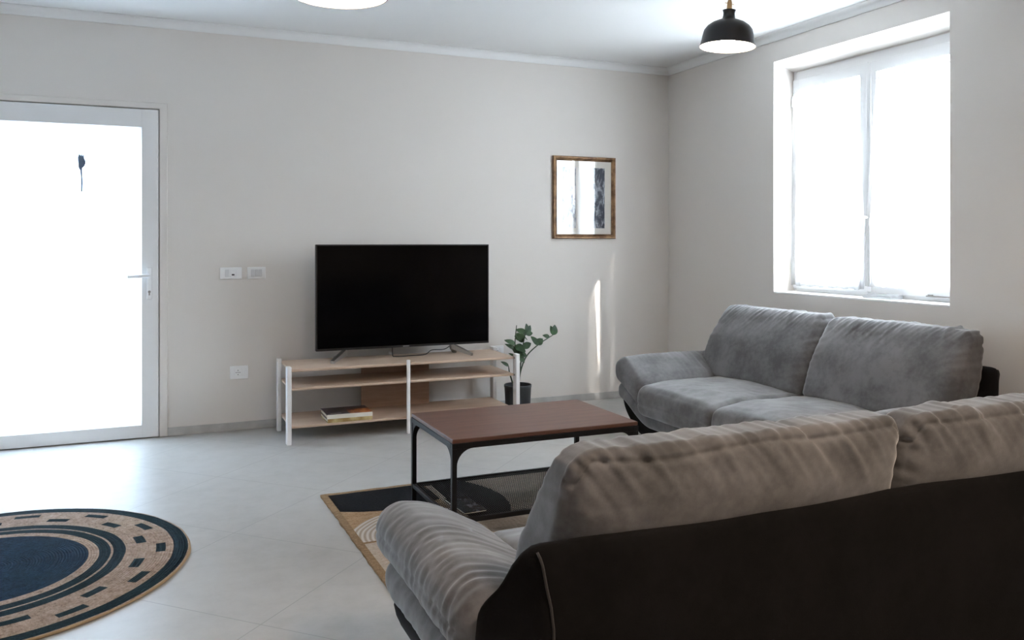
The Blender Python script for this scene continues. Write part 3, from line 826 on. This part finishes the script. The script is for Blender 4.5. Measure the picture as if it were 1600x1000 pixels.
for k in range(nx + 1):
    x = -hx + e + (2 * (hx - e)) * k / nx
    box(t, x - 0.0013, x + 0.0013, -hy + 0.018, hy - 0.018, zs - 0.002, zs + 0.0)
for k in range(29):
    y = -hy + e + (2 * (hy - e)) * k / 28
    box(t, -hx + 0.018, hx - 0.018, y - 0.0009, y + 0.0009, zs - 0.0025, zs - 0.0005)
obj('mesh_shelf', t, M_black, ct)
mg = thing('magazine', 'dark glossy magazine lying on the mesh shelf beside the table leg', 'magazine', (-2.745, -2.49, 0.1122), R(4))
t = bmesh.new(); box(t, -0.052, 0.052, -0.11, 0.11, 0.004, 0.0065, 0.0006); box(t, -0.052, 0.052, -0.11, 0.11, 0.0, 0.001); obj('cover', t, M_mag, mg)
t = bmesh.new(); box(t, -0.0505, 0.051, -0.1085, 0.1085, 0.001, 0.004); obj('pages', t, M_pages, mg)

# ------------------------------------------------------------------ sofas
def drop(x):                                     # the front border sweeps down below the seats
    return -0.135 * ss((1.06 - abs(x)) / 0.36)

def sofa(label, loc, rz, seed, E=0.985):
    root = thing('sofa', label, 'sofa', loc, rz, group='matching grey sofas around the coffee table')
    # dark base, tapering in to the floor
    def wb(p, q):
        s = max(0, min(1, p.z / 0.245)); k = 0.79 + 0.21 * (1 - (1 - s) ** 2.4)
        return (p.x * k, p.y - (0.03 * (1 - s) if p.y > 0.5 else 0), p.z + drop(p.x) * s)
    t = softbox((0, 0.475, 0.124), (1.065, 0.435, 0.122), 0.03, 0.03, wb); obj('base', t, M_dark, root, smooth=True)
    # dark back shell
    def wsell(p, q):
        kt = ss((0.66 - p.z) / 0.18)
        y = p.y * (0.5 + 0.5 * kt)
        f = ss(y / 0.14)
        x = p.x * (1 + 0.078 * f)
        y = y + max(0, (0.58 - p.z)) * 0.22 * ss(q[1] * 0.5 + 0.5)
        z = p.z - (0.03 * ss(q[1]) * ss((p.z - 0.4) / 0.25))
        y -= 0.012 * math.sin(math.pi * (q[2] * 0.5 + 0.5)) * (1 if q[1] < -0.9 else 0)
        return (x, y, z)
    t = softbox((0, 0.070, 0.337), (1.012, 0.070, 0.325), 0.035, 0.02, wsell, lambda p, n, q: 0.004 * nz(p.x * 4, p.z * 5, seed))
    shell = obj('back_panel', t, M_dark, root, smooth=True)
    for sx in (-1, 1):
        P = []
        for k in range(15):
            z = 0.03 + 0.60 * k / 14; P.append((sx * (0.980 + 0.022 * ss((z - 0.50) / 0.15)), -0.0005 - 0.010 * math.sin(math.pi * (z - 0.012) / 0.65), z))
        P += [(sx * 1.003, 0.004, 0.642), (sx * 1.005, 0.014, 0.652)]
        t = bmesh.new(); tube(t, P, 0.0030, 8); obj('piping', t, M_pipe, shell, smooth=True)
    # grey border between base and arms
    def wr(v, sc, s2=0.0): return nz(v.x * sc, v.y * sc * 1.1, v.z * sc + s2)
    def wband(p, q): return (p.x, p.y, p.z + drop(p.x))
    def dband(p, n, q):
        a = ss((abs(p.x) - 0.75) / 0.3)
        return 0.0035 * a * nz(p.y * 34 + p.z * 18, p.z * 6, seed + 3) + 0.003 * nz(p.x * 5, p.y * 5, seed)
    t = softbox((0, 0.522, 0.284), (1.082, 0.420, 0.060), 0.05, 0.0125, wband, dband); obj('border_cushion', t, M_suede, root, smooth=True)
    # arms
    for sx in (-1, 1):
        def warm(p, q):
            a = abs(p.x); inn = ss((1.10 - a) / 0.36)
            k = (p.z - 0.335) / 0.17
            z = p.z - inn * 0.135 * (1 - k) - 0.108 * k * inn ** 1.6 + 0.006 * k
            fr = ss((p.y - 0.80) / 0.2)
            z += 0.012 * k * math.sin(math.pi * min(1, max(0, (p.y - 0.15) / 0.8)))
            z -= 0.003 * k * fr
            x = p.x + sx * 0.010 * math.sin(math.pi * max(0, min(1, k)))
            return (x, p.y, z)
        def darm(p, n, q):
            a = abs(p.x); top = max(0, n.z); out = max(0, n.x * sx)
            # arcs fanning out of the junction with the back
            back = 1 - ss((p.y - 0.30) / 0.60)
            w1 = nz((p.y + 0.10 * (a - 0.9) + 0.35 * (a - 0.95) ** 2) * 46, (p.z + a) * 3.0, seed + 9)
            w2 = nz(p.y * 52 + p.z * 26, p.z * 7, seed + 17)
            d = 0.0042 * w1 * (0.25 + back) * (top + 0.4 * out) + 0.0042 * w2 * out * (0.7 + 0.5 * back)
            d += 0.002 * w1 * ss((p.y - 0.8) / 0.1)
            d += 0.004 * nz(p.x * 6, p.y * 5, seed)
            d -= 0.0045 * math.exp(-((p.z - 0.425) / 0.005) ** 2) * (out > 0.5)
            return d
        t = softbox((sx * 0.925, 0.555, 0.420), (0.175, 0.405, 0.086), 0.070, 0.0085, warm, darm)
        obj('armrest', t, M_suede, root, smooth=True)
    # seats
    for sx in (-1, 1):
        def wseat(p, q):
            k = (p.z - 0.17) / 0.21
            crown = 0.022 * (1 - q[0] ** 2) * (1 - q[1] ** 4) if q[2] > 0 else 0
            y = p.y + (0.020 * math.sin(math.pi * max(0, min(1, k))) if q[1] > 0.5 else 0)
            z = p.z + crown - (0.02 * ss((p.y - 0.75) / 0.22) * k)
            return (p.x, y, z)
        def dseat(p, n, q):
            d = 0.005 * nz(p.x * 6, p.y * 6, seed + 5 + sx) + 0.002 * nz(p.x * 16, p.y * 22, seed + sx)
            d -= 0.006 * math.exp(-((p.z - 0.255) / 0.007) ** 2) * (n.y > 0.5)
            return d
        t = softbox((sx * 0.383, 0.585, 0.278), (0.3825, 0.388, 0.108), 0.050, 0.0105, wseat, dseat)
        obj('seat_cushion', t, M_suede, root, smooth=True)
    # back cushions
    for sx in (-1, 1):
        cx = sx * (E / 2 + 0.002)
        def lean(z): return 0.27 - (z - 0.38) * 0.42
        def wback(p, q):
            k = (p.z - 0.36) / 0.49                       # 0 bottom, 1 top
            thick = 1.0 + 0.24 * math.sin(math.pi * max(0, min(1, k * 0.9))) - 0.42 * ss((k - 0.45) / 0.55)
            thick *= 1 - 0.22 * abs(q[0]) ** 4
            yc = lean(p.z)
            y = yc + (p.y - 0.2) * thick
            if y < yc: y -= 0.020 * math.exp(-((k - 0.74) / 0.18) ** 2) * (1 - q[0] ** 4)
            outer = 1 if (p.x - cx) * sx > 0 else 0
            x = cx + (p.x - cx) * (1.0 - (0.01 + 0.04 * outer) * ss((k - 0.35) / 0.65) + 0.0 * math.sin(math.pi * max(0, min(1, k))))
            z = p.z + 0.002 * k * (1 - q[0] ** 2) - 0.006 * k * abs(q[0]) ** 8
            return (x, y, z)
        def dback(p, n, q):
            k = (p.z - 0.36) / 0.49; rear = max(0, -n.y); topz = max(0, n.z)
            e = abs(q[0])
            gather = 1 - ss((0.86 - p.z) / 0.20)
            a = nz((p.x + (p.z - 0.86) * 0.55 * (1 if rear > 0 else -0.5)) * 19, p.z * 3.2, seed * 3 + sx)
            b_ = nz((p.x + (p.z - 0.86) * 0.75) * 42, p.z * 5, seed * 3 + sx + 5)
            d = (0.014 * a * abs(a) * 2.2 + 0.0085 * b_) * gather * (rear + 0.35 * topz + 0.15)
            d += 0.003 * nz(p.x * 5, p.z * 5, seed)
            # side gathers
            g2 = ss((e - 0.72) / 0.28)
            d += 0.0045 * g2 * nz(p.z * 38 + p.x * 10, p.x * 4, seed + 31)
            # welt seam round the rear of the top edge and down the sides
            if rear > 0.05:
                zs = 0.818 + 0.014 * nz(p.x * 3.5, seed, 0) - 0.05 * ss((e - 0.9) / 0.1)
                d -= 0.0065 * math.exp(-((p.z - zs) / 0.0065) ** 2)
            return d
        t = softbox((cx, 0.200, 0.605), ((E - 0.002) / 2, 0.110, 0.237), 0.056, 0.0062, wback, dback)
        obj('back_cushion', t, M_suede, root, smooth=True)
    return root
sofa('grey suede sofa with dark base along the window wall', (-0.20, -2.15, 0), R(90), 2.0)
near = sofa('grey suede sofa in the foreground seen from behind, with a black back panel', (-2.265, -4.46, 0), 0, 6.0, 0.945)
near.scale = (1.04, 1, 1)

# ------------------------------------------------------------------ pendant lamps
def pendant(label, loc, s, tilt, col_out):
    r = thing('pendant_lamp', label, 'pendant lamp', (loc[0], loc[1], H), group='pendant lamps in a row')
    zr = loc[2] - H                                   # rim height below the ceiling
    TM = Matrix.Translation((0, 0, zr)) @ Matrix.Rotation(tilt[0], 4, Vector((math.sin(R(23.4)), math.cos(R(23.4)), 0)))
    # profile for a shade of radius 1 (scaled by s)
    out = [(1.0, 0.0), (0.985, 0.05), (0.93, 0.25), (0.905, 0.42), (0.86, 0.60), (0.76, 0.74), (0.60, 0.86), (0.42, 0.94), (0.29, 0.985), (0.235, 1.03), (0.215, 1.12), (0.205, 1.22), (0.225, 1.30), (0.24, 1.33)]
    t = bmesh.new(); prof = [(a * s, b * s) for a, b in out]
    inn = [((a - 0.018) * s, (b - 0.002) * s) for a, b in out][::-1]
    lathe(t, prof + inn[:1] + inn[1:], n=64, close=True)
    t.transform(TM); sh = obj('lamp_shade', t, col_out, r, smooth=True, angle=50)
    t = bmesh.new(); lathe(t, [((a - 0.022) * s, (b + 0.004) * s) for a, b in out[:10]] + [(0.0, 0.99 * s)], n=64)
    t.transform(TM); obj('shade_lining', t, M_lampwht, sh, smooth=True)
    t = bmesh.new(); lathe(t, [(0, 1.0 * s), (0.10 * s, 1.0 * s), (0.10 * s, 1.5 * s), (0.085 * s, 1.64 * s), (0.05 * s, 1.72 * s), (0, 1.72 * s)], n=24)
    tube(t, [(-0.2 * s, 0, 1.57 * s), (0.2 * s, 0, 1.57 * s)], 0.018 * s, 8)
    t.transform(TM); obj('lamp_holder', t, M_brass, r, smooth=True, angle=40)
    t = bmesh.new(); R_ = 0.034
    lathe(t, [(0, -R_)] + [(R_ * math.sin(a), -R_ * math.cos(a)) for a in [k / 10 * math.pi * 0.8 for k in range(1, 11)]] + [(0.013, 0.05), (0.013, 0.07), (0, 0.07)], c=(0, 0, 0.36 * s), n=28)
    t.transform(TM); obj('bulb', t, M_bulb, r, smooth=True)
    t = bmesh.new(); tp = TM @ Vector((0, 0, 1.70 * s)); tube(t, [tp, Vector((0, 0, -0.03))], 0.0032, 8); obj('cord', t, M_black, r)
    t = bmesh.new(); lathe(t, [(0, 0), (0.05, 0), (0.048, -0.02), (0.03, -0.032), (0, -0.034)], n=32); obj('ceiling_rose', t, col_out, r, smooth=True, angle=40)
    return r
pendant('small black domed pendant lamp with brass fitting near the window', (-1.722, -3.005, 2.128), 0.120, (R(3.0),), M_lampblk)
pendant('larger pendant lamp cut off by the top edge of the photo', (-3.42, -3.05, 2.14), 0.170, (0.0,), M_lampblk)
